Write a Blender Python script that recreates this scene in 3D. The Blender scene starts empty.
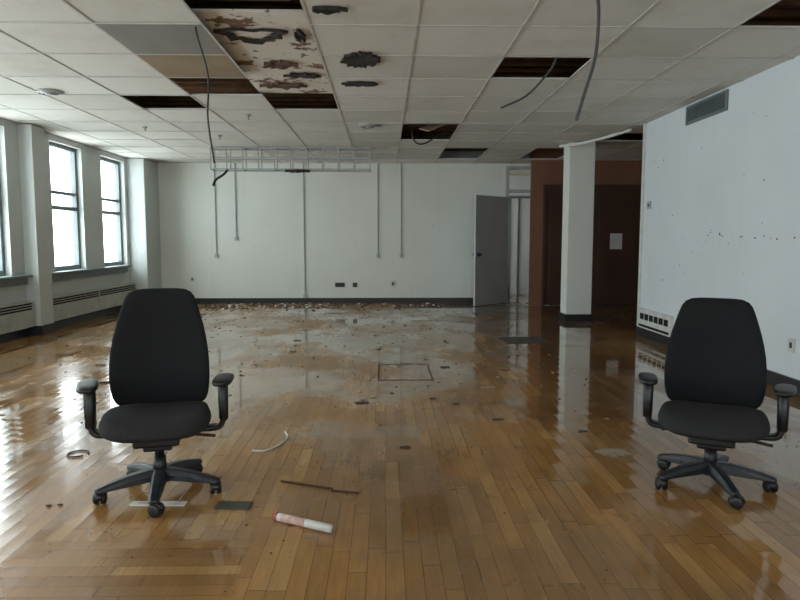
import bpy, bmesh, math, random
from mathutils import Vector, Matrix
random.seed(7)
S = bpy.context.scene
COL = S.collection
S.view_settings.view_transform = 'Standard'
S.view_settings.exposure = 0.0

def lin(c):
    return tuple(((v/255)/12.92 if v/255 <= 0.04045 else ((v/255+0.055)/1.055)**2.4) for v in c)+(1,)

# ---------------------------------------------------------------- node helpers
class NT:
    def __init__(s, name):
        s.m = bpy.data.materials.new(name); s.m.use_nodes = True
        s.t = s.m.node_tree; s.n = s.t.nodes; s.l = s.t.links
        s.b = s.n['Principled BSDF']
    def new(s, k): return s.n.new(k)
    def put(s, sock, v):
        if hasattr(v, 'is_output'): s.l.new(v, sock)
        else: sock.default_value = v
    def math(s, op, a, b=0.0, c=None, clamp=False):
        n = s.new('ShaderNodeMath'); n.operation = op; n.use_clamp = clamp
        s.put(n.inputs[0], a); s.put(n.inputs[1], b)
        if c is not None: s.put(n.inputs[2], c)
        return n.outputs[0]
    def mix(s, f, a, b, blend='MIX'):
        n = s.new('ShaderNodeMix'); n.data_type = 'RGBA'; n.blend_type = blend
        s.put(n.inputs[0], f); s.put(n.inputs[6], a); s.put(n.inputs[7], b)
        return n.outputs[2]
    def fmix(s, f, a, b):
        n = s.new('ShaderNodeMix'); n.data_type = 'FLOAT'
        s.put(n.inputs[0], f); s.put(n.inputs[2], a); s.put(n.inputs[3], b)
        return n.outputs[0]
    def obj(s): return s.new('ShaderNodeTexCoord').outputs['Object']
    def mapping(s, v, sc=(1,1,1), rot=(0,0,0)):
        n = s.new('ShaderNodeMapping'); s.l.new(v, n.inputs[0])
        n.inputs['Scale'].default_value = sc; n.inputs['Rotation'].default_value = rot
        return n.outputs[0]
    def noise(s, v, scale, detail=3, rough=0.5):
        n = s.new('ShaderNodeTexNoise'); s.l.new(v, n.inputs['Vector'])
        n.inputs['Scale'].default_value = scale; n.inputs['Detail'].default_value = detail
        n.inputs['Roughness'].default_value = rough
        return n.outputs[0]
    def rng(s, v, a, b, c=0.0, d=1.0):
        n = s.new('ShaderNodeMapRange'); s.put(n.inputs[0], v)
        for i, x in enumerate((a, b, c, d)): n.inputs[i+1].default_value = x
        return n.outputs[0]
    def bump(s, h, strength=0.2, dist=0.01):
        n = s.new('ShaderNodeBump'); s.l.new(h, n.inputs['Height'])
        n.inputs['Strength'].default_value = strength; n.inputs['Distance'].default_value = dist
        s.l.new(n.outputs[0], s.b.inputs['Normal'])

def simple(name, col, rough=0.6, var=0.12, scale=6, metal=0.0, bump=0.0, spec=0.5):
    q = NT(name); o = q.obj(); n = q.noise(o, scale, 4)
    c = lin(col); d = tuple(v*(1-var*2) for v in c[:3])+(1,)
    q.put(q.b.inputs['Base Color'], q.mix(q.rng(n, 0.3, 0.7), d, c))
    q.b.inputs['Roughness'].default_value = rough
    q.b.inputs['Metallic'].default_value = metal
    q.b.inputs['Specular IOR Level'].default_value = spec
    if bump: q.bump(q.noise(o, scale*12, 2), bump, 0.004)
    return q.m

def wall_mat(name, col, dirt, specks=0.56):
    q = NT(name); o = q.obj()
    n1 = q.rng(q.noise(o, 0.7, 4, 0.6), 0.35, 0.75)
    c = q.mix(q.math('MULTIPLY', n1, 0.3), lin(col), lin(dirt))
    streak = q.noise(q.mapping(o, (6, 6, 0.5)), 1.0, 4, 0.6)
    c = q.mix(q.math('MULTIPLY', q.rng(streak, 0.55, 0.8), 0.2), c, lin(dirt))
    if specks:
        v = q.new('ShaderNodeTexVoronoi'); q.l.new(o, v.inputs['Vector']); v.inputs['Scale'].default_value = 5.0
        near = q.math('LESS_THAN', v.outputs['Distance'], 0.05)
        gate = q.math('GREATER_THAN', q.noise(o, 1.1, 1), specks)
        c = q.mix(q.math('MULTIPLY', q.math('MULTIPLY', near, gate), 0.5), c, lin((84, 82, 78)))
    q.put(q.b.inputs['Base Color'], c)
    q.b.inputs['Roughness'].default_value = 0.75
    q.bump(q.noise(o, 40, 3), 0.08, 0.004)
    return q.m

M = {}
M['wall'] = wall_mat('wall_paint', (218, 221, 214), (186, 184, 172))
M['wallr'] = wall_mat('wall_paint_white', (212, 218, 222), (182, 188, 190), 0.50)
M['walll'] = wall_mat('wall_paint_backlit', (196, 201, 198), (162, 166, 160), 0)  # greyer tone paints in the backlit shade of the left wall
M['brown'] = wall_mat('wall_brown', (134, 92, 72), (100, 66, 50), 0)
M['black'] = simple('black_rubber', (26, 26, 28), 0.45)
M['grey'] = simple('grey_paint', (176, 180, 180), 0.5)
M['frame'] = simple('window_frame_paint', (112, 122, 124), 0.5)
M['door'] = simple('door_grey', (176, 180, 181), 0.5, 0.05, 2)
M['bdoor'] = simple('door_brown', (82, 60, 50), 0.4, 0.1, 2)
M['steel'] = simple('galvanised_steel', (166, 168, 166), 0.45, 0.15, 10, 0.2)
M['grid'] = simple('ceiling_grid_white', (202, 200, 193), 0.7)
M['white'] = simple('white_plastic', (215, 215, 210), 0.45)
M['conv'] = simple('convector_beige', (182, 182, 170), 0.5)
M['dark'] = simple('dark_void', (12, 11, 11), 0.9)
M['joist'] = simple('joist_wood', (128, 90, 58), 0.8, 0.25, 5)
M['slab'] = simple('slab_dark', (84, 60, 44), 0.9, 0.3, 3)
M['tan'] = simple('stained_tile', (150, 130, 102), 0.9, 0.12, 3)
M['greytile'] = simple('dusty_grey_tile', (140, 137, 128), 0.9, 0.08, 3)
M['burn'] = simple('burnt_flake', (50, 45, 39), 0.9, 0.3, 20)
M['rust'] = simple('rust_flake', (100, 74, 54), 0.9, 0.3, 20)
M['paper'] = simple('paper', (215, 216, 212), 0.6, 0.04)
M['wetpaper_glint'] = simple('wet_paper_glint', (160, 146, 124), 0.25, 0.15, 12)  # pale wet paper; also colours the painted puddle highlight
M['fabric'] = simple('black_fabric', (22, 23, 26), 0.85, 0.1, 40, 0, 0.4, 0.3)
M['seatfab'] = simple('charcoal_fabric', (44, 44, 45), 0.9, 0.15, 60, 0, 0.4, 0.3)
M['plastic'] = simple('black_plastic', (20, 21, 24), 0.42, 0.1, 20)
M['basep'] = simple('slate_plastic', (30, 33, 40), 0.38, 0.1, 20)
M['chrome'] = simple('gas_steel', (60, 62, 65), 0.3, 0.1, 20, 0.8)
M['cable'] = simple('cable_grey', (70, 72, 74), 0.5)
M['cabledark'] = simple('cable_black', (34, 34, 34), 0.5)
M['red'] = simple('red_ink', (180, 90, 80), 0.5)
M['pink'] = simple('faded_pink_print', (214, 178, 166), 0.5, 0.2, 60)
M['slate'] = simple('slate_board', (66, 64, 60), 0.5, 0.15, 12)
M['wood'] = simple('splinter_wood', (70, 46, 28), 0.6, 0.2, 20)
M['rubble'] = simple('rubble_brown', (138, 106, 72), 0.9, 0.25, 8)

def glass():
    q = NT('window_glass'); q.n.remove(q.b)
    tr = q.new('ShaderNodeBsdfTransparent'); tr.inputs[0].default_value = (0.93, 0.97, 0.98, 1)
    gl = q.new('ShaderNodeBsdfGlossy'); gl.inputs['Roughness'].default_value = 0.05
    n = q.noise(q.obj(), 3, 2)
    mx = q.new('ShaderNodeMixShader'); q.l.new(q.rng(n, 0, 1, 0.03, 0.08), mx.inputs[0])
    q.l.new(tr.outputs[0], mx.inputs[1]); q.l.new(gl.outputs[0], mx.inputs[2])
    q.l.new(mx.outputs[0], q.n['Material Output'].inputs[0]); return q.m
M['glass'] = glass()

def floor_mat():
    q = NT('hardwood_strip_floor'); o = q.obj()
    sp = q.new('ShaderNodeSeparateXYZ'); q.l.new(o, sp.inputs[0]); x, y = sp.outputs[0], sp.outputs[1]
    # cross-laid repair patch in the boards
    zone = q.math('MULTIPLY', q.math('MULTIPLY', q.math('LESS_THAN', y, 2.74), q.math('LESS_THAN', x, -.574)), q.math('GREATER_THAN', x, -1.55))
    px = q.fmix(zone, x, y); py = q.fmix(zone, y, x)
    u = q.math('DIVIDE', px, 0.074); iu = q.math('FLOOR', u); fu = q.math('FRACT', u)
    w1 = q.new('ShaderNodeTexWhiteNoise'); w1.noise_dimensions = '1D'; q.l.new(iu, w1.inputs['W'])
    v = q.math('ADD', q.math('DIVIDE', py, 0.55), q.math('MULTIPLY', w1.outputs[0], 7.3))
    iv = q.math('FLOOR', v); fv = q.math('FRACT', v)
    cb = q.new('ShaderNodeCombineXYZ'); q.l.new(iu, cb.inputs[0]); q.l.new(iv, cb.inputs[1])
    w2 = q.new('ShaderNodeTexWhiteNoise'); w2.noise_dimensions = '2D'; q.l.new(cb.outputs[0], w2.inputs['Vector'])
    r = w2.outputs[0]
    cr = q.new('ShaderNodeValToRGB'); q.l.new(r, cr.inputs[0])
    e = cr.color_ramp.elements; e[0].position = 0; e[0].color = lin((148, 108, 60)); e[1].position = 1; e[1].color = lin((186, 145, 90))
    a = cr.color_ramp.elements.new(0.25); a.color = lin((160, 117, 66))
    a = cr.color_ramp.elements.new(0.8); a.color = lin((171, 127, 73))
    gr = q.noise(q.mapping(o, (38, 2.2, 1)), 1.6, 5, 0.65)
    c = q.mix(q.rng(gr, 0.35, 0.72, 0, 0.45), cr.outputs[0], lin((108, 74, 40)))
    big = q.noise(o, 0.55, 5, 0.6)
    c = q.mix(q.rng(big, 0.45, 0.7, 0, 0.5), c, lin((96, 70, 46)))
    c = q.mix(q.rng(q.noise(o, 1.7, 5, 0.65), 0.52, 0.72, 0, 0.3), c, lin((116, 98, 74)))
    # soaked darker blotches around the puddles
    c = q.mix(q.rng(q.noise(q.mapping(o, (0.8, 0.5, 1)), 0.9, 4, 0.55), 0.46, 0.56, 0, 0.3), c, lin((82, 54, 32)))
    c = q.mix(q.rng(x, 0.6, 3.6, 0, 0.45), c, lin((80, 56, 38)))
    dust = q.math('MULTIPLY', q.rng(y, 6, 13, 0, 0.45), q.rng(q.noise(o, 1.1, 4, 0.6), 0.3, 0.7, 0.5, 1))
    c = q.mix(dust, c, lin((112, 92, 68)))
    ge = q.math('GREATER_THAN', q.math('ABSOLUTE', q.math('SUBTRACT', fu, 0.5)), 0.480)
    gf = q.math('GREATER_THAN', q.math('ABSOLUTE', q.math('SUBTRACT', fv, 0.5)), 0.496)
    gap = q.math('MAXIMUM', ge, gf)
    c = q.mix(q.math('MULTIPLY', gap, 0.7), c, lin((46, 31, 18)))
    q.put(q.b.inputs['Base Color'], c)
    wet = q.rng(q.noise(q.mapping(o, (1, 0.6, 1)), 1.1, 4, 0.55), 0.44, 0.56, 0.32, 0.06)
    rg = q.math('ADD', wet, q.math('MULTIPLY', r, 0.06))
    rg = q.math('ADD', rg, q.math('MULTIPLY', dust, 0.15))
    rg = q.math('SUBTRACT', rg, q.rng(x, 0.5, 2.5, 0, 0.12), clamp=True)
    rg = q.math('SUBTRACT', rg, q.rng(x, -1.2, -2.6, 0, 0.10), clamp=True)
    q.put(q.b.inputs['Roughness'], q.math('MAXIMUM', rg, 0.05))
    # thin film of standing water
    q.put(q.b.inputs['Coat Weight'], q.rng(q.noise(q.mapping(o, (0.8, 0.5, 1)), 0.9, 4, 0.55), 0.46, 0.52, 0.05, 1.0))
    q.b.inputs['Coat Roughness'].default_value = 0.04
    q.b.inputs['Coat IOR'].default_value = 1.45
    h = q.math('SUBTRACT', q.math('MULTIPLY', r, 0.3), q.math('MULTIPLY', gap, 0.8))
    cup = q.math('POWER', q.math('ABSOLUTE', q.math('SUBTRACT', fu, 0.5)), 2.0)
    h = q.math('ADD', h, q.math('MULTIPLY', cup, 1.2))
    h = q.math('ADD', h, q.math('MULTIPLY', q.noise(o, 5, 2), 0.9))
    q.bump(h, 0.2, 0.006)
    return q.m
M['floor'] = floor_mat()

def tile_mat():
    q = NT('acoustic_tiles'); o = q.obj()
    sp = q.new('ShaderNodeSeparateXYZ'); q.l.new(o, sp.inputs[0])
    ix = q.math('FLOOR', q.math('DIVIDE', q.math('SUBTRACT', sp.outputs[0], 0.235), 0.775))
    iy = q.math('FLOOR', q.math('DIVIDE', q.math('SUBTRACT', sp.outputs[1], 4.87), 0.78))
    cb = q.new('ShaderNodeCombineXYZ'); q.l.new(ix, cb.inputs[0]); q.l.new(iy, cb.inputs[1])
    w = q.new('ShaderNodeTexWhiteNoise'); w.noise_dimensions = '2D'; q.l.new(cb.outputs[0], w.inputs['Vector'])
    c = q.mix(w.outputs[0], lin((203, 201, 191)), lin((222, 220, 212)))
    c = q.mix(q.rng(q.noise(o, 1.4, 5, 0.65), 0.5, 0.75, 0, 0.45), c, lin((178, 170, 150)))
    c = q.mix(q.rng(q.noise(o, 60, 2), 0.6, 0.7, 0, 0.2), c, lin((140, 136, 126)))
    q.put(q.b.inputs['Base Color'], c); q.b.inputs['Roughness'].default_value = 0.9
    return q.m
M['tile'] = tile_mat()

def plaster_mat():
    q = NT('peeling_plaster'); o = q.obj()
    n = q.noise(o, 3.2, 6, 0.65)
    f = q.rng(n, 0.56, 0.59)
    c = q.mix(f, lin((214, 208, 196)), lin((116, 88, 62)))
    c = q.mix(q.rng(q.noise(o, 9, 4), 0.62, 0.67, 0, 0.8), c, lin((66, 50, 36)))
    q.put(q.b.inputs['Base Color'], c); q.b.inputs['Roughness'].default_value = 0.9
    q.bump(n, 0.5, 0.03)
    return q.m
M['plaster'] = plaster_mat()

# ---------------------------------------------------------------- mesh helpers
def mk(name, bm, mat, smooth=False, parent=None, mats=None):
    me = bpy.data.meshes.new(name); bmesh.ops.recalc_face_normals(bm, faces=bm.faces[:])
    bm.to_mesh(me); bm.free()
    for m in (mats or [mat]): me.materials.append(M[m] if isinstance(m, str) else m)
    if smooth:
        for p in me.polygons: p.use_smooth = True
    ob = bpy.data.objects.new(name, me); COL.objects.link(ob)
    if parent: ob.parent = parent
    return ob

def addbox(bm, a, b, mi=0, mx=None):
    vs = [bm.verts.new((x, y, z)) for x in (a[0], b[0]) for y in (a[1], b[1]) for z in (a[2], b[2])]
    if mx is not None:
        for v in vs: v.co = mx @ v.co
    for f in ((0,1,3,2),(4,6,7,5),(0,4,5,1),(2,3,7,6),(0,2,6,4),(1,5,7,3)):
        fc = bm.faces.new([vs[i] for i in f]); fc.material_index = mi

def boxes(name, lst, mat, bevel=0, parent=None, mats=None):
    bm = bmesh.new()
    for t in lst: addbox(bm, t[0], t[1], t[2] if len(t) > 2 else 0)
    ob = mk(name, bm, mat, False, parent, mats)
    if bevel:
        m = ob.modifiers.new('bevel', 'BEVEL'); m.width = bevel; m.segments = 2; m.limit_method = 'ANGLE'
    return ob

def loft_bm(bm, rings, closed_ends=True):
    R = [[bm.verts.new(p) for p in r] for r in rings]; n = len(R[0])
    for i in range(len(R)-1):
        for j in range(n):
            bm.faces.new((R[i][j], R[i][(j+1) % n], R[i+1][(j+1) % n], R[i+1][j]))
    if closed_ends:
        bm.faces.new(R[0][::-1]); bm.faces.new(R[-1])

def cyl_bm(bm, p0, p1, r0, r1=None, n=20):
    r1 = r0 if r1 is None else r1
    p0, p1 = Vector(p0), Vector(p1); d = (p1-p0).normalized()
    a = d.orthogonal().normalized(); b = d.cross(a)
    loft_bm(bm, [[p+(a*math.cos(2*math.pi*k/n)+b*math.sin(2*math.pi*k/n))*r for k in range(n)] for p, r in ((p0, r0), (p1, r1))])

def spline(pts, sub=8):
    P = [Vector(p) for p in pts]; P = [P[0]*2-P[1]]+P+[P[-1]*2-P[-2]]; out = []
    for i in range(1, len(P)-2):
        for k in range(sub):
            t = k/sub; a, b, c, d = P[i-1:i+3]
            out.append(0.5*((2*b)+(c-a)*t+(2*a-5*b+4*c-d)*t*t+(3*b-a-3*c+d)*t**3))
    out.append(P[-2]); return out

def tube_bm(bm, pts, r, n=10, sub=8):
    P = spline(pts, sub); rings = []; a = None
    for i, p in enumerate(P):
        d = (P[min(i+1, len(P)-1)]-P[max(i-1, 0)]).normalized()
        if a is None: a = d.orthogonal().normalized()
        a = (a-d*a.dot(d)).normalized(); b = d.cross(a)
        rings.append([p+(a*math.cos(2*math.pi*k/n)+b*math.sin(2*math.pi*k/n))*r for k in range(n)])
    loft_bm(bm, rings)

def tube(name, pts, r, mat, parent=None, n=10, sub=8):
    bm = bmesh.new(); tube_bm(bm, pts, r, n, sub); return mk(name, bm, mat, True, parent)

def tag(o, label, cat, group=None):
    o['label'] = label; o['category'] = cat
    if group: o['group'] = group
    return o
def struct(o, label=None):
    o['kind'] = 'structure'
    if label: o['label'] = label
    return o

# ---------------------------------------------------------------- room dims
XL, XR, YB, YF, H, HS = -4.9, 3.5, 13.4, -2.0, 2.85, 3.3
P1, P2 = -4.71, -4.57     # pilaster faces
WEND = 8.85; XE = 6.0

# floor
struct(boxes('floor', [((XL-.3, YF-.2, -.1), (XE+.2, 16.2, 0))], 'floor'), 'worn wet hardwood strip floor')

# left wall with openings
wins = [(0.8, 1.9), (2.5, 3.6), (4.2, 5.3), (5.9, 7.0), (7.6, 8.65), (9.78, 10.78), (11.5, 12.5)]
ZB, ZT = 0.83, 2.76
bl = [((XL-.25, YF-.2, 0), (XL, YB+.15, ZB)), ((XL-.25, YF-.2, ZT), (XL, YB+.15, HS))]
prev = YF-.2
for a, b in wins:
    bl.append(((XL-.25, prev, ZB), (XL, a, ZT))); prev = b
bl.append(((XL-.25, prev, ZB), (XL, YB+.15, ZT)))
struct(boxes('wall_left', bl, 'walll'))
portals = []
def window_y(i, a, b):
    x0, x1 = XL-.16, XL-.08
    L = [((x0, a, ZB), (x1, a+.06, ZT)), ((x0, b-.06, ZB), (x1, b, ZT)),
         ((x0, a+.06, ZB), (x1, b-.06, ZB+.07)), ((x0, a+.06, ZT-.06), (x1, b-.06, ZT)),
         ((x0+.01, a+.06, 1.76), (x1+.02, b-.06, 1.82)), ((x0, a+.06, 2.0), (x1-.02, b-.06, 2.05))]
    w = struct(boxes('window_%d' % i, L, 'frame', 0.004), 'grey double-hung sash window')
    boxes('window_pane', [((x0+.03, a+.06, ZB+.07), (x0+.036, b-.06, ZT-.06))], 'glass', parent=w)
    portals.append(((XL-.24, (a+b)/2, (ZB+ZT)/2), (0, -math.pi/2, 0), ZT-ZB, b-a))
for i, (a, b) in enumerate(wins): window_y(i+1, a, b)
# sills / aprons
struct(boxes('trim_1', [((XL, 9.32, .70), (XL+.05, 12.4, ZB-.03)), ((XL, 9.32, ZB-.03), (XL+.12, 12.4, ZB))], 'frame', 0.005), 'grey window sill')
struct(boxes('trim_2', [((XL, 5.5, .70), (XL+.05, 8.93, ZB-.03)), ((XL, 5.5, ZB-.03), (XL+.12, 8.93, ZB))], 'frame', 0.005), 'grey window sill')
# pilasters
struct(boxes('wall_left_pilaster', [((XL, 8.95, 0), (P1, 9.3, H-.01)), ((XL, 12.62, 0), (P2, YB, H-.01))], 'walll', 0.01), 'projecting painted piers')
struct(boxes('baseboard_left', [((XL, 8.93, 0), (P1+.02, 9.32, .13)), ((XL, 12.60, 0), (P2+.02, YB, .13)), ((XL, 9.32, 0), (XL+.03, 12.6, .1)), ((XL, 4, 0), (XL+.03, 8.93, .1))], 'black'))
# convectors
def convector(y0, y1, label):
    x0, x1 = XL+.002, XL+.12
    L = [((x0, y0, .13), (x1-.02, y1, .47)), ((x0, y0, .455), (x1, y1, .475)), ((x1-.02, y0, .13), (x1, y1, .36)), ((x1-.02, y0, .385), (x1, y1, .395)), ((x1-.02, y0, .42), (x1, y1, .43))]
    bm = bmesh.new()
    for k, t in enumerate(L): addbox(bm, t[0], t[1], 1 if k == 0 else 0)
    n = max(1, int((y1-y0)/1.5))
    for k in range(n+1):
        yy = y0+(y1-y0-.02)*k/n
        addbox(bm, (x1-.015, yy, 0.13), (x1+.003, yy+.02, .47), 0)
    tag(mk('convector_heater', bm, 'conv', mats=['conv', 'dark']), label, 'radiator', 'wall convectors')
convector(9.34, 12.58, 'long beige baseboard convector heater below windows')
convector(5.8, 8.91, 'long beige baseboard convector heater below windows')

# back wall with doorway
DX0, DX1, DZ = 2.52, 3.42, 2.27
struct(boxes('wall_back', [((XL, YB, 0), (DX0, YB+.15, HS)), ((DX0, YB, 2.78), (DX1, YB+.15, HS)), ((DX1, YB, 0), (XE, YB+.15, HS))], 'wall'))
struct(boxes('baseboard_back', [((P2+.02, YB-.025, 0), (DX0-.05, YB, .11))], 'black'))
struct(boxes('trim_3', [((DX0-.05, YB-.03, 0), (DX0+.02, YB+.16, 2.8)), ((DX1-.02, YB-.03, 0), (DX1+.05, YB+.16, 2.8)),
    ((DX0+.02, YB-.02, DZ), (DX1-.02, YB+.15, DZ+.06)), ((DX0+.02, YB-.02, 2.74), (DX1-.02, YB+.15, 2.8))], 'grey', 0.004), 'grey door frame with transom')
# corridor beyond, lit by an unseen side window added for its light
struct(boxes('wall_corridor', [((1.0, 15.8, 0), (XE, 15.95, HS)), ((.9, YB+.15, 0), (1.0, 14.0, HS)), ((.9, 15.3, 0), (1.0, 15.95, HS)), ((.9, 14.0, 0), (1.0, 15.3, .8)), ((.9, 14.0, 2.6), (1.0, 15.3, HS))], 'wallr'))
portals.append(((.88, 14.65, 1.7), (0, -math.pi/2, 0), 1.8, 1.3))
struct(boxes('window_20', [((.92, 14.0, .8), (.98, 14.06, 2.6)), ((.92, 15.24, .8), (.98, 15.3, 2.6)), ((.92, 14.06, .8), (.98, 15.24, .86)), ((.92, 14.06, 2.54), (.98, 15.24, 2.6))], 'frame'))
struct(boxes('trim_8', [((3.0, 15.77, 0), (3.05, 15.8, 2.3)), ((3.22, 15.77, 0), (3.26, 15.8, 2.3)), ((3.0, 15.77, 2.3), (3.9, 15.8, 2.36)), ((2.0, 15.78, 0), (3.0, 15.8, .1))], 'frame'))
# open grey door
hinge = Vector((2.50, 13.34, 0)); free = Vector((1.74, 12.62, 0))
dv = free-hinge; ang = math.atan2(dv.y, dv.x); W = dv.length
door = struct(boxes('door_1', [((0, -.022, .012), (W, .022, 2.17))], 'door', 0.003), 'plain grey door standing open')
door.location = hinge; door.rotation_euler = (0, 0, ang)
bm = bmesh.new(); 
for s in (1, -1):
    cyl_bm(bm, (W-.08, .02*s, 1.02), (W-.08, .06*s, 1.02), .012); cyl_bm(bm, (W-.08, .055*s, 1.02), (W-.08, .09*s, 1.02), .034, .028)
    cyl_bm(bm, (W-.08, .02*s, 1.02), (W-.08, .028*s, 1.02), .04)
mk('door_knob', bm, 'cabledark', True, door)

# brown partition with double door
YP = 12.8
struct(boxes('wall_brown', [((2.87, YP, 0), (3.12, YP+.1, HS)), ((3.12, YP, 2.34), (5.1, YP+.1, HS)), ((5.1, YP, 0), (XE, YP+.1, HS))], 'brown'))
struct(boxes('trim_4', [((3.10, YP-.03, 0), (3.15, YP, 2.38)), ((5.07, YP-.03, 0), (5.12, YP, 2.38)), ((3.15, YP-.03, 2.32), (5.07, YP, 2.38))], 'bdoor'))
for k, (a, b) in enumerate(((3.15, 4.1), (4.12, 5.07))):
    d = struct(boxes('door_%d' % (k+2), [((a, YP+.02, .01), (b, YP+.06, 2.32)), ((a+.1, YP+.012, .2), (b-.1, YP+.02, 2.15))], 'bdoor', 0.004), 'dark brown wooden door')
tag(boxes('paper_notice', [((4.45, YP+.007, 1.12), (4.69, YP+.0115, 1.43))], 'paper'), 'white sheet of paper taped to brown door', 'paper')

# right wall and recess
struct(boxes('wall_right', [((XR, YF-.2, 0), (XR+.15, WEND, HS))], 'wallr'))
struct(boxes('wall_recess', [((XR+.15, WEND-.15, 0), (XE, WEND, HS)), ((XE, WEND-.15, 0), (XE+.15, 16, HS))], 'brown'))
struct(boxes('baseboard_right', [((XR-.02, YF, 0), (XR, WEND+.01, .12)), ((XR, WEND, 0), (XR+.16, WEND+.02, .12))], 'black'))
struct(boxes('trim_5', [((XR-.015, WEND-.06, .12), (XR, WEND+.012, H)), ((XR, WEND, .12), (XR+.16, WEND+.012, H))], 'white'))
# unseen rear wall behind the camera; windows added and sized for fill light
fill_wins = [(-4.2, -2.6), (.6, 2.0)]
L = [((XL, YF-.2, 0), (XR, YF, .8)), ((XL, YF-.2, 2.7), (XR, YF, HS))]; prev = XL
for a, b in fill_wins: L.append(((prev, YF-.2, .8), (a, YF, 2.7))); prev = b
L.append(((prev, YF-.2, .8), (XR, YF, 2.7)))
struct(boxes('wall_rear', L, 'wall'))
for k, (a, b) in enumerate(fill_wins):
    struct(boxes('window_%d' % (k+10), [((a, YF-.15, .8), (a+.06, YF-.08, 2.7)), ((b-.06, YF-.15, .8), (b, YF-.08, 2.7)), ((a+.06, YF-.15, .8), (b-.06, YF-.08, .86)), ((a+.06, YF-.15, 2.64), (b-.06, YF-.08, 2.7)), ((a+.06, YF-.15, 1.72), (b-.06, YF-.08, 1.78))], 'frame'))
    portals.append((((a+b)/2, YF-.19, 1.75), (math.pi/2, 0, 0), b-a, 1.9))

# column
CX0, CX1, CY0, CY1 = 2.91, 3.32, 10.34, 10.68
c = struct(boxes('wall_column', [((CX0, CY0, 0), (CX1, CY1, H-.012))], 'wall', 0.008), 'square white painted column')
struct(boxes('baseboard_column', [((CX0-.02, CY0-.02, 0), (CX1+.02, CY0, .11)), ((CX0-.02, CY1, 0), (CX1+.02, CY1+.02, .11)), ((CX0-.02, CY0, 0), (CX0, CY1, .11)), ((CX1, CY0, 0), (CX1+.02, CY1, .11))], 'black'))

# ---------------------------------------------------------------- ceiling
GX = lambda c: .235+.775*c
GY = lambda r: 4.87+.78*r
HOLES = {(-2,-1), (-3,2), (-4,3), (1,1), (0,5), (0,6), (1,8), (1,9), (3,8), (3,9), (4,6), (3,-1), (-2,0), (-2,1), (-2,2), (-2,3)}
SPECIAL = {(-3,0): ('greytile', 'sagging dusty grey ceiling tile'), (-3,1): ('tan', 'water-stained tan ceiling tile')}
def cell(c, r):
    x0, x1, y0, y1 = GX(c), GX(c+1), GY(r), GY(r+1)
    x0 = max(x0, XL); y0 = max(y0, YF); y1 = min(y1, YB)
    if y1 <= y0 or x1 <= x0: return []
    out = []
    if y0 < WEND: 
        xx = min(x1, XR)
        if xx > x0: out.append((x0, xx, y0, min(y1, WEND)))
    if y1 > WEND:
        xx = min(x1, XE)
        if xx > x0: out.append((x0, xx, max(y0, WEND+.001), y1))
    return out
bm = bmesh.new(); gb = bmesh.new(); g = .004; tw = .009
for c_ in range(-7, 8):
    for r_ in range(-9, 11):
        if (c_, r_) not in HOLES and (c_, r_) not in SPECIAL:
            for (a, b, d, e) in cell(c_, r_): addbox(bm, (a+g, d+g, H+random.uniform(0, .003)), (b-g, e-g, H+.018))
        for (a, b, d, e) in cell(c_, r_):
            if not ((c_, r_) in HOLES and (c_-1, r_) in HOLES): addbox(gb, (a-tw, d, H-.004), (a+tw, e, H+.001))
            if not ((c_, r_) in HOLES and (c_, r_-1) in HOLES): addbox(gb, (a, d-tw, H-.005), (b, d+tw, H))
# half tile left in a broken bay
addbox(bm, (.235+g, GY(7)+.4, H), (1.01-g, GY(8)-g, H+.018))
struct(mk('ceiling', bm, 'tile'), 'suspended acoustic tile ceiling with missing tiles')
struct(mk('trim_6', gb, 'grid'), 'white metal ceiling grid')
for (c_, r_), (mt, lb) in SPECIAL.items():
    o = boxes('ceiling_tile', [((GX(c_)+.01, GY(r_)+.01, H-.004), (GX(c_+1)-.01, GY(r_+1)-.01, H+.016))], mt)
    tag(o, lb, 'ceiling tile')
struct(boxes('ceiling_slab', [((XL, YF-.1, HS), (XE, 16, HS+.1))], 'slab'))
struct(boxes('trim_7', [((XL, YF+.25*k, HS-.12-.12), (XE, YF+.25*k+.07, HS-.001)) for k in range(1, 61)], 'joist'), 'wooden ceiling joists')
struct(boxes('ceiling_corridor', [((1.0, YB+.15, 2.85), (XE, 15.8, 2.9))], 'tile'))
# exposed plaster in the torn bay
struct(boxes('ceiling_plaster', [((GX(-2)-.05, GY(0)-.1, H+.05), (GX(-1)+.05, GY(3)+.1, H+.07))], 'plaster'), 'peeling plaster and brown backing exposed in torn ceiling bay')
struct(boxes('ceiling_board', [((GX(-2)-.3, GY(-1)-.2, H+.06), (GX(-1)-.10, GY(0)-.30, H+.08))], 'tan'), 'bare brown board above missing tile')

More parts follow.
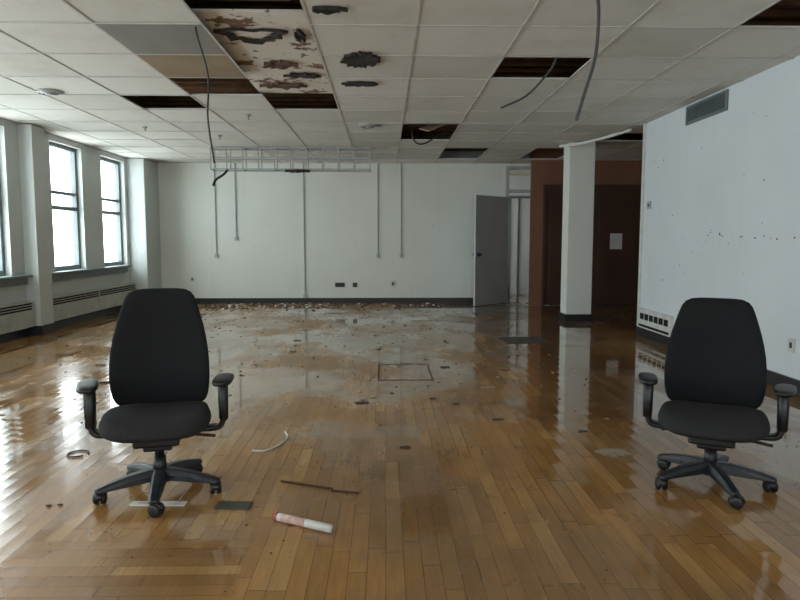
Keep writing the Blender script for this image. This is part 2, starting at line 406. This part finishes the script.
def ragged(name, x, y, z, sx, sy, mat, label, cat='debris', hole=0, th=.012, seed=0, curl=.02, amp=.3, n=26):
    rnd = random.Random(seed); bm = bmesh.new()
    rr = [1+rnd.uniform(-amp, amp) for _ in range(n)]
    outer = [(x+math.cos(6.2832*k/n)*sx*rr[k], y+math.sin(6.2832*k/n)*sy*rr[k]) for k in range(n)]
    def ring(s, zz): return [(x+(p[0]-x)*s, y+(p[1]-y)*s, zz-(curl*rnd.random() if s > .9 else 0)) for p in outer]
    if hole:
        a, b = ring(1, z), ring(hole, z); A = [bm.verts.new(p) for p in a]; B = [bm.verts.new(p) for p in b]
        A2 = [bm.verts.new((p[0], p[1], z+th)) for p in a]; B2 = [bm.verts.new((p[0], p[1], z+th)) for p in b]
        for k in range(n):
            j = (k+1) % n
            bm.faces.new((A[k], A[j], B[j], B[k])); bm.faces.new((A2[k], B2[k], B2[j], A2[j])); bm.faces.new((A[k], A2[k], A2[j], A[j])); bm.faces.new((B[k], B[j], B2[j], B2[k]))
    else:
        loft_bm(bm, [ring(.3, z-.003), ring(1, z), [(p[0], p[1], z+th) for p in ring(1, z)]])
    o = mk(name, bm, mat); tag(o, label, cat); return o
zc = H-.012
ragged('ceiling_burn_patch', -.21, 5.76, zc, .16, .22, 'burn', 'ragged burnt dark patch hanging on ceiling tile', seed=1, amp=.16, curl=.012, n=48)
ragged('ceiling_burn_patch', -.37, 4.53, zc, .11, .05, 'burn', 'small dark scorched flake on ceiling tile', seed=2, amp=.15)
ragged('ceiling_burn_patch', -.24, 6.62, zc, .18, .08, 'burn', 'narrow scorched flake on ceiling tile', seed=3, amp=.15, curl=.01)
ragged('peeling_flake', -1.02, 5.25, H+.035, .26, .14, 'burn', 'dark curled peeling ring in torn ceiling bay', hole=.72, seed=4)
ragged('peeling_flake', -.66, 5.25, H+.035, .04, .12, 'burn', 'dark curled flake in torn ceiling bay', seed=5)
ragged('peeling_flake', -.95, 6.1, H+.035, .14, .1, 'rust', 'brown curled flake in torn ceiling bay', seed=6)
ragged('peeling_flake', -.78, 6.5, H+.035, .17, .08, 'burn', 'brown curled flake in torn ceiling bay', seed=7)
ragged('peeling_flake', -1.05, 6.9, H+.035, .2, .1, 'rust', 'brown curled flake in torn ceiling bay', seed=8)

def diffuser(x, y, r):
    bm = bmesh.new(); n = 28
    prof = [(r, H-.002), (r, H-.016), (r*.8, H-.03), (r*.75, H-.018), (r*.55, H-.036), (r*.5, H-.02), (r*.3, H-.04), (.01, H-.042)]
    loft_bm(bm, [[(x+math.cos(6.2832*k/n)*a, y+math.sin(6.2832*k/n)*a, z) for k in range(n)] for a, z in prof])
    tag(mk('ceiling_diffuser', bm, 'steel', False), 'small round metal ceiling diffuser', 'air vent', 'round ceiling diffusers')
diffuser(-3.5, 7.05, .13); diffuser(-.2, 8.98, .15)
for (x, y) in ((-3.3, 9.2), (-2.45, 9.9), (-1.7, 8.3)):
    bm = bmesh.new(); cyl_bm(bm, (x, y, H+.004), (x, y, H-.02), .03); cyl_bm(bm, (x, y, H-.02), (x, y, H-.05), .01); cyl_bm(bm, (x, y, H-.05), (x, y, H-.055), .02)
    tag(mk('sprinkler_head', bm, 'steel', True), 'small metal sprinkler head on ceiling', 'sprinkler', 'sprinkler heads')

# hanging lattice frame
bm = bmesh.new(); x0, x1, z0, z1 = -2.91, -.24, 2.47, 2.844
for yy in (11.07, 11.35):
    for z in (z0, 2.66, z1-.02): addbox(bm, (x0, yy-.012, z), (x1, yy+.012, z+.022))
    for k in range(11):
        x = x0+(x1-x0-.018)*k/10; addbox(bm, (x, yy-.009, z0+.02), (x+.018, yy+.009, z1-.02))
for k in range(6):
    x = x0+(x1-x0-.018)*k/5
    for z in (z0, z1-.02): addbox(bm, (x, 11.082, z), (x+.018, 11.338, z+.02))
tag(mk('hanging_metal_frame', bm, 'steel'), 'bare galvanised metal soffit framing hanging from ceiling', 'metal frame')
tube('dangling_strip', [(-2.62, 11.07, 2.468), (-2.7, 11.05, 2.38), (-2.82, 11.05, 2.30), (-2.86, 11.03, 2.2)], .02, 'burn')
tag(bpy.data.objects['dangling_strip'], 'torn dark strip dangling from metal frame', 'debris')
ragged('dangling_scrap', -1.45, 11.07, 2.44, .2, .08, 'burn', 'scrap of torn board under metal frame', seed=9, th=.03)
# cables
tag(tube('hanging_cable', [(-1.38, 4.95, 2.93), (-1.37, 4.93, 2.8), (-1.30, 4.95, 2.5), (-1.31, 4.95, 2.2), (-1.27, 4.95, 1.87)], .007, 'cabledark'), 'thin black cable hanging out of torn ceiling', 'cable')
tag(tube('hanging_cable', [(1.33, 4.2, 2.86), (1.345, 4.2, 2.7), (1.33, 4.2, 2.45), (1.26, 4.2, 2.2), (1.22, 4.2, 2.06)], .011, 'cable'), 'thick grey flexible conduit hanging from ceiling', 'cable')
tag(tube('hanging_cable', [(1.46, 5.7, 2.95), (1.45, 5.65, 2.82), (1.36, 5.65, 2.68), (1.2, 5.65, 2.52), (.99, 5.65, 2.42)], .009, 'cable'), 'flexible metal conduit hanging from missing tile', 'cable')
tag(tube('fallen_rail', [(2.66, 10.0, 2.72), (2.9, 9.8, 2.73), (3.2, 9.5, 2.78), (3.46, 9.2, 2.84)], .022, 'white'), 'bent white metal ceiling rail hanging by column', 'metal rail')
tag(tube('hanging_cable', [(.40, 9.9, 2.95), (.45, 9.9, 2.77), (.6, 9.9, 2.74), (.85, 9.9, 2.90)], .012, 'cabledark'), 'dark looped cable sagging from missing tiles', 'cable')
o = boxes('sagging_tile_piece', [((0, 0, 0), (.3, .4, .015))], 'tan'); o.location = (.6, 9.0, H-.08); o.rotation_euler = (.25, -.4, .2)
tag(o, 'broken stained tile piece sagging into missing bay', 'ceiling tile')

# conduits on back wall
for (px, zb, zt) in ((-3.44, 1.0, 2.84), (-3.03, 1.35, 2.84), (-1.65, .17, 2.84), (-.145, 1.0, 2.84), (.33, 1.0, 2.84)):
    bm = bmesh.new(); cyl_bm(bm, (px, YB-.014, zb), (px, YB-.014, zt), .012, n=10); addbox(bm, (px-.03, YB-.04, zb-.06), (px+.03, YB, zb+.02))
    for z in (1.5, 2.3): addbox(bm, (px-.02, YB-.03, z), (px+.02, YB, z+.02))
    tag(mk('wall_conduit', bm, 'grey'), 'slim grey vertical electrical conduit on wall', 'conduit', 'wall conduits')
def plate(x, z, w, h, mat, label):
    bm = bmesh.new(); addbox(bm, (x-w/2, YB-.012, z-h/2), (x+w/2, YB, z+h/2), 0); addbox(bm, (x-w/5, YB-.014, z-h/4), (x+w/5, YB-.012, z+h/4), 1)
    tag(mk('wall_outlet', bm, mat, mats=[mat, 'black']), label, 'outlet')
plate(-.93, .38, .20, .09, 'black', 'open black outlet box in white wall')
plate(-.62, .38, .09, .09, 'black', 'small open black outlet box in white wall')
plate(.16, .40, .09, .13, 'white', 'white outlet plate on wall')
plate(-3.95, .5, .08, .1, 'white', 'white outlet plate on wall')

# right wall fixtures
bm = bmesh.new(); y0, y1, z0, z1 = 6.7, 7.6, 2.62, 2.83; xf = XR
addbox(bm, (xf-.004, y0, z0), (xf, y1, z1), 1)
for a, b in (((y0, z0), (y1, z0+.025)), ((y0, z1-.025), (y1, z1)), ((y0, z0+.025), (y0+.025, z1-.025)), ((y1-.025, z0+.025), (y1, z1-.025))):
    addbox(bm, (xf-.022, a[0], a[1]), (xf-.004, b[0], b[1]), 0)
for k in range(8):
    z = z0+.03+k*.02; addbox(bm, (xf-.016, y0+.025, z), (xf-.004, y1-.025, z+.009), 0)
tag(mk('air_vent', bm, 'frame', mats=['frame', 'dark']), 'grey louvred air vent high on white wall', 'air vent')
bm = bmesh.new(); y0, y1, z0, z1 = 7.75, 8.78, .12, .38
addbox(bm, (xf-.035, y0, z0), (xf, y1, z1), 0)
for k in range(6): addbox(bm, (xf-.042, y0+.08+k*.15, z0+.12), (xf-.035, y0+.19+k*.15, z0+.20), 1)
addbox(bm, (xf-.042, y0+.05, z0+.02), (xf-.035, y1-.05, z0+.05), 1)
tag(mk('wall_grille', bm, 'white', mats=['white', 'dark']), 'low white slotted grille panel at wall base', 'air vent')
def rplate(y, z, w, h, mat, nm, label, cat):
    bm = bmesh.new(); addbox(bm, (xf-.015, y-w/2, z-h/2), (xf, y+w/2, z+h/2), 0); addbox(bm, (xf-.018, y-w/5, z-h/5), (xf-.015, y+w/5, z+h/5), 1)
    tag(mk(nm, bm, mat, mats=[mat, 'black']), label, cat)
rplate(5.45, .40, .08, .12, 'white', 'wall_outlet', 'white outlet plate on white wall', 'outlet')
rplate(8.6, 1.76, .12, .1, 'grey', 'thermostat', 'small grey thermostat box near wall edge', 'thermostat')
rnd = random.Random(3)
hl = [(7.0, 1.35, .009), (6.7, 1.34, .009), (6.75, 1.36, .012), (6.35, 1.33, .009), (6.1, 1.32, .010), (5.95, 1.34, .008), (5.75, 1.31, .010), (5.5, 1.32, .009), (6.0, 1.85, .009), (7.9, 1.6, .010), (8.2, 2.3, .010), (8.1, .8, .01)]
for k in range(12): hl.append((rnd.uniform(5.3, 7.6), rnd.gauss(1.36, .05), rnd.uniform(.004, .008)))
for k in range(10): hl.append((rnd.uniform(5.3, 8.6), rnd.uniform(.6, 2.5), rnd.uniform(.004, .008)))
for (y, z, s) in hl:
    bm = bmesh.new(); cyl_bm(bm, (xf-.002, y, z), (xf+.0, y, z), s, n=7)
    tag(mk('wall_hole', bm, 'burn'), 'small dark screw hole in plaster wall', 'hole', 'screw holes in wall')

# ---------------------------------------------------------------- chairs
def sup(n, a, b, e):
    out = []
    for k in range(n):
        t = 2*math.pi*k/n; c, s = math.cos(t), math.sin(t)
        out.append((a*math.copysign(abs(c)**(2/e), c), b*math.copysign(abs(s)**(2/e), s)))
    return out

def office_chair(x, y, rot, base_rot, backscale, dz, label):
    E = bpy.data.objects.new('office_chair', None); COL.objects.link(E); E.empty_display_size = .1
    tag(E, label, 'chair', 'black office chairs')
    up = []
    # seat: rounded cushion
    rings = []; N = 48
    for z, s in ((.372, .80), (.377, .90), (.39, .965), (.408, 1.0), (.425, .995), (.440, .95), (.449, .86), (.452, .7), (.446, .35), (.444, .08)):
        r = []
        for (a, b) in sup(N, .262*s, .240*s, 3.4):
            yy = b-.035; drop = max(0, (-b-.12))*.28*(1 if z > .4 else .6)
            taper = 1-.08*max(0, b/.24)
            r.append((a*taper, yy, z-drop+abs(a)**2*.25*(1 if z > .435 else 0)))
        rings.append(r)
    bm = bmesh.new(); loft_bm(bm, rings); seat = mk('seat', bm, 'seatfab', True, E); seat['label'] = 'charcoal fabric seat cushion'; up.append(seat)
    # seat shell
    rings = [[(a, b-.02, z) for a, b in sup(N, .25*s, .22*s, 3.4)] for z, s in ((.352, .55), (.357, .8), (.373, .92), (.379, .92))]
    bm = bmesh.new(); loft_bm(bm, rings); up.append(mk('seat_shell', bm, 'plastic', True, E))
    # backrest
    zs = [(.430, .15), (.433, .19), (.442, .215), (.46, .230), (.49, .241), (.54, .249), (.60, .252), (.67, .251), (.74, .245), (.80, .236), (.86, .223), (.92, .207), (.97, .192), (1.01, .178), (1.035, .160), (1.050, .13), (1.054, .09)]
    rings = []
    for z, w in zs:
        t = (z-.43)/.624; zz = .43+(z-.43)*backscale
        yc = .235-.03*math.sin(math.pi*min(1, t*1.6))+.08*t*t
        th = .045*min(1, .35+max(0, min(t, 1-t)*9)**.5*.6)
        rings.append([(a, yc+b-1.0*a*a, zz) for a, b in sup(N, w, th, 2.8)])
    bm = bmesh.new(); loft_bm(bm, rings); b = mk('backrest', bm, 'fabric', True, E); b['label'] = 'tall tapered black upholstered backrest'; up.append(b)
    # back support bar
    bm = bmesh.new(); P = spline([(0, .08, .34), (0, .26, .34), (0, .335, .41), (0, .315, .56), (0, .30, .68)], 6); rr = []
    for i, p in enumerate(P):
        d = (P[min(i+1, len(P)-1)]-P[max(i-1, 0)]).normalized(); nrm = Vector((1, 0, 0)).cross(d)
        rr.append([p+Vector((a, 0, 0))+nrm*b_ for a, b_ in sup(12, .035, .012, 4)])
    loft_bm(bm, rr); up.append(mk('back_support', bm, 'plastic', True, E))
    # tilt mechanism with levers
    up.append(boxes('tilt_mechanism', [((-.11, -.14, .295), (.11, .13, .358)), ((-.07, -.09, .260), (.07, .09, .295))], 'plastic', .012, E))
    up.append(tube('height_lever', [(.08, -.03, .32), (.16, -.04, .325), (.25, -.05, .315), (.28, -.05, .312)], .008, 'plastic', E))
    up.append(tube('tilt_lever', [(-.08, .04, .32), (-.18, .04, .32), (-.25, .03, .31)], .008, 'plastic', E))
    # arms
    for s in (-1, 1):
        A = bpy.data.objects.new('armrest', None); COL.objects.link(A); A.parent = E; up.append(A)
        bm = bmesh.new(); rr = []
        for z, sc in ((.576, .75), (.580, .92), (.590, 1), (.600, .97), (.606, .8), (.607, .3)):
            rr.append([(s*.325+a+ s*(b*.12), b-.0, z) for a, b in sup(28, .05*sc, .125*sc, 3)])
        loft_bm(bm, rr); mk('arm_pad', bm, 'plastic', True, A)
        bm = bmesh.new(); P = spline([(s*.10, .02, .342), (s*.25, .02, .337), (s*.300, .02, .345), (s*.318, .02, .375), (s*.322, .02, .42)], 6); rr = []
        for p_i, p in enumerate(P):
            d = (P[min(p_i+1, len(P)-1)]-P[max(p_i-1, 0)]).normalized(); nrm = Vector((0, 1, 0)).cross(d)
            rr.append([p+Vector((0, a, 0))+nrm*b_ for a, b_ in sup(14, .036, .015, 4)])
        loft_bm(bm, rr)
        loft_bm(bm, [[(s*.322+b_, .02+a, z) for a, b_ in sup(14, w_, t_, 4)] for z, w_, t_ in ((.375, .03, .017), (.385, .040, .024), (.555, .042, .027), (.562, .034, .02))])
        loft_bm(bm, [[(s*.322+b_, .02+a, z) for a, b_ in sup(14, .028, .015, 4)] for z in (.54, .58)])
        mk('arm_stem', bm, 'plastic', True, A)
    for u_ in up: u_.location.z += dz
    # gas lift
    bm = bmesh.new(); cyl_bm(bm, (0, 0, .10), (0, 0, .20), .036, .031, 24); mk('gas_lift_cover', bm, 'plastic', True, E)
    bm = bmesh.new(); cyl_bm(bm, (0, 0, .19), (0, 0, .28), .024, n=20); mk('gas_lift', bm, 'chrome', True, E)
    # star base
    bm = bmesh.new(); cyl_bm(bm, (0, 0, .068), (0, 0, .135), .058, .046, 24)
    for k in range(5):
        a = base_rot+k*2*math.pi/5; R = Matrix.Rotation(a, 3, 'Z'); rr = []
        for d, w_, zt, zb in ((.02, .038, .136, .080), (.09, .036, .132, .076), (.18, .031, .118, .070), (.26, .027, .098, .064), (.300, .025, .086, .062), (.312, .016, .08, .064)):
            rr.append([R @ Vector((d, u_*w_, zb+(zt-zb)*v_)) for u_, v_ in ((-1, 0), (-1, .55), (-.6, 1), (.6, 1), (1, .55), (1, 0))])
        loft_bm(bm, rr)
    st = mk('star_base', bm, 'basep', False, E)
    m = st.modifiers.new('bevel', 'BEVEL'); m.width = .004; m.segments = 2
    for k in range(5):
        a = base_rot+k*2*math.pi/5; R = Matrix.Rotation(a, 3, 'Z'); tw_ = a+1.1+k*.8
        Q = Matrix.Rotation(tw_, 3, 'Z'); ctr = R @ Vector((.290, 0, 0))
        f = lambda v: ctr+Q @ Vector(v)
        C = bpy.data.objects.new('caster', None); COL.objects.link(C); C.parent = E
        for s in (-1, 1):
            bm = bmesh.new(); n = 24
            prof = [(s*.007, .022), (s*.007, .029), (s*.012, .031), (s*.024, .030), (s*.028, .026), (s*.028, .008)]
            loft_bm(bm, [[f((.012+math.cos(6.2832*j/n)*r_, xx, .031+math.sin(6.2832*j/n)*r_)) for j in range(n)] for xx, r_ in prof])
            mk('caster_wheel', bm, 'plastic', True, C)
        bm = bmesh.new(); cyl_bm(bm, f((0, 0, .035)), f((0, 0, .072)), .011, n=14)
        rr = []
        for j in range(9):
            t = math.pi*(j/8)*.95; rr.append([f((.012-math.cos(t)*q_, u_, .031+math.sin(t)*q_)) for q_, u_ in ((.034, -.02), (.038, -.012), (.038, .012), (.034, .02), (.03, .005), (.03, -.005))])
        loft_bm(bm, rr); mk('caster_hood', bm, 'plastic', True, C)
    E.location = (x, y, 0); E.rotation_euler = (0, 0, rot); return E

r1 = math.radians(13); r2 = math.radians(-27)
office_chair(-1.16, 3.28, r1, math.radians(-77)-r1, .995, -.015, 'black fabric office chair with adjustable arms on scuffed wood floor')
office_chair(1.725, 3.32, r2, math.radians(-95)-r2, .945, -.045, 'black fabric office chair standing on wet shiny wood near white wall')

# ---------------------------------------------------------------- floor debris
bm = bmesh.new(); a, b = Vector((-.51, 2.93, .021)), Vector((-.24, 2.79, .021)); cyl_bm(bm, a, b, .019, n=20)
tb = mk('plastic_tube', bm, 'white', True); tag(tb, 'white plastic tube with faded red print lying on floor', 'tube')
bm = bmesh.new(); cyl_bm(bm, a+(b-a)*.12, a+(b-a)*.55, .0193, n=20); mk('tube_band', bm, 'pink', True, tb)
bm = bmesh.new(); cyl_bm(bm, a-(b-a)*.01, a+(b-a)*.05, .020, n=20); mk('tube_cap', bm, 'red', True, tb)
def slab_ob(name, x, y, sx, sy, rot, th, mat, label, cat, z=0.001, bevel=.001):
    o = boxes(name, [((-sx/2, -sy/2, 0), (sx/2, sy/2, th))], mat, bevel); o.location = (x, y, z); o.rotation_euler = (0, 0, rot); return tag(o, label, cat)
o = slab_ob('label_strip', -1.12, 3.13, .27, .05, -.03, .006, 'paper', 'white printed strip of plastic lying under chair', 'label')
boxes('red_mark', [((-.10, -.008, .006), (.0, .008, .0068))], 'pink', parent=o)
slab_ob('broken_tile', -.745, 3.10, .17, .085, -.05, .008, 'slate', 'dark slate-grey broken tile on floor', 'tile')
slab_ob('wood_splinter', -.42, 3.36, .31, .012, -.38, .008, 'wood', 'thin dark wooden splinter on floor', 'debris')
slab_ob('wood_splinter', -.21, 3.26, .15, .012, -.25, .008, 'wood', 'thin dark wooden splinter on floor', 'debris')
tag(tube('floor_wire', [(-.82, 3.93, .006), (-.74, 3.93, .006), (-.67, 4.05, .006), (-.645, 4.2, .006), (-.68, 4.33, .006)], .0055, 'white'), 'curled pale wire lying on wood floor', 'wire')
tag(tube('wire_ring', [(-1.87+.06*math.cos(k*.7), 3.9+.06*math.sin(k*.7), .006) for k in range(9)], .005, 'cabledark', sub=4), 'small black ring of wire on floor', 'wire')
bm = bmesh.new()
for a_, b_ in (((-.07, 5.95), (.45, 5.972)), ((-.07, 6.73), (.45, 6.75)), ((-.07, 5.972), (-.056, 6.73)), ((.436, 5.972), (.45, 6.73))): addbox(bm, a_+(0.0005,), b_+(.003,))
tag(mk('floor_hatch_frame', bm, 'wood'), 'dark rectangular outline of floor hatch in planks', 'floor hatch')
slab_ob('floor_mat', 1.8, 8.35, .56, .5, .1, .006, 'slate', 'dark grey scrap of carpet on floor', 'mat')
slab_ob('paper_sheet', .5, 10.65, .42, .24, .05, .008, 'paper', 'white sheet of paper on dusty floor', 'paper')
slab_ob('paper_sheet', -.9, 11.6, .3, .2, .5, .008, 'wetpaper_glint', 'crumpled pale sheet on dusty floor', 'paper')
ragged('puddle_glint', 1.40, 3.85, .002, .10, .07, 'wetpaper_glint', 'flat pale patch painted as puddle highlight on wet floor', 'paper', seed=41, curl=0, th=.004)  # pale patch stands in for the highlight on the puddle
scr = [(-1.65, 3.12, .012), (-1.60, 3.13, .012), (.91, 5.64, .05), (.12, 3.98, .03), (.82, 4.6, .035), (-1.9, 5.6, .05), (-2.4, 6.3, .06), (1.35, 4.3, .03), (-.1, 5.3, .03), (1.2, 6.4, .05)]
rnd = random.Random(11)
for k in range(30): scr.append((rnd.uniform(-3.4, 1.6), rnd.uniform(4.4, 11.5), rnd.uniform(.015, .05)))
for i, (x, y, s) in enumerate(scr):
    o = ragged('floor_scrap', x, y, .002, s, s*.5, ('wood', 'slate', 'wetpaper_glint')[i % 3], 'small torn scrap lying on wood floor', seed=20+i, curl=0, th=.006); o['group'] = 'small floor scraps'
tag(tube('floor_wire', [(-2.75, 6.1, .008), (-2.6, 5.9, .008), (-2.45, 5.95, .008), (-2.25, 5.8, .008)], .008, 'cabledark'), 'short bent dark wire on floor', 'wire')

def chips(name, n, fn, mats, label, cat, smin, smax):
    rnd = random.Random(n); bm = bmesh.new()
    for _ in range(n):
        x, y = fn(rnd); s = rnd.uniform(smin, smax); mx = Matrix.Translation((x, y, 0)) @ Matrix.Rotation(rnd.uniform(0, 6.28), 4, 'Z')
        h = s*rnd.uniform(.15, .7); addbox(bm, (-s, -s*rnd.uniform(.3, .9), .0005), (s, s*rnd.uniform(.3, .9), h), rnd.randrange(len(mats)), mx)
    o = mk(name, bm, None, mats=mats); o['kind'] = 'stuff'; o['label'] = label; o['category'] = cat
chips('plaster_rubble', 800, lambda r: (max(-4.3, r.uniform(-4.3, 1.2) if r.random() < .5 else r.gauss(-2.3, .9)), YB-.08-min(1.3, abs(r.gauss(0, .55)))), ['rubble', 'rubble', 'tan', 'wood', 'rust', 'rubble', 'rubble', 'paper'], 'strip of plaster crumbs and rubble along wall base', 'rubble', .010, .034)
chips('floor_crumbs', 900, lambda r: (r.uniform(-4.0, 2.0), 4.2+7.8*r.random()**.75), ['tan', 'wetpaper_glint', 'wood', 'slate'], 'scattered crumbs of plaster and dirt on floor', 'debris', .003, .016)
chips('floor_grit', 350, lambda r: (r.uniform(-2.6, 3.2), 2+2.1*r.random()), ['tan', 'slate', 'wood'], 'fine scattered grit on hardwood floor', 'debris', .002, .006)

# ---------------------------------------------------------------- light & camera
for i, (loc, rot, sx, sy) in enumerate(portals):
    L = bpy.data.lights.new('window_portal', 'AREA'); L.shape = 'RECTANGLE'; L.size = sx; L.size_y = sy; L.cycles.is_portal = True
    o = bpy.data.objects.new('window_portal', L); COL.objects.link(o); o.location = loc; o.rotation_euler = rot
W_ = bpy.data.worlds.new('overcast'); S.world = W_; W_.use_nodes = True
bg = W_.node_tree.nodes['Background']; bg.inputs[0].default_value = (.94, .985, 1.0, 1); bg.inputs[1].default_value = 11.0
cam = bpy.data.cameras.new('camera'); co = bpy.data.objects.new('camera', cam); COL.objects.link(co)
cam.sensor_width = 36; cam.lens = 29.25; cam.clip_end = 200
co.location = (0, 0, 1.3); co.rotation_euler = (math.radians(90-5.27), 0, math.radians(-1.32))
S.camera = co
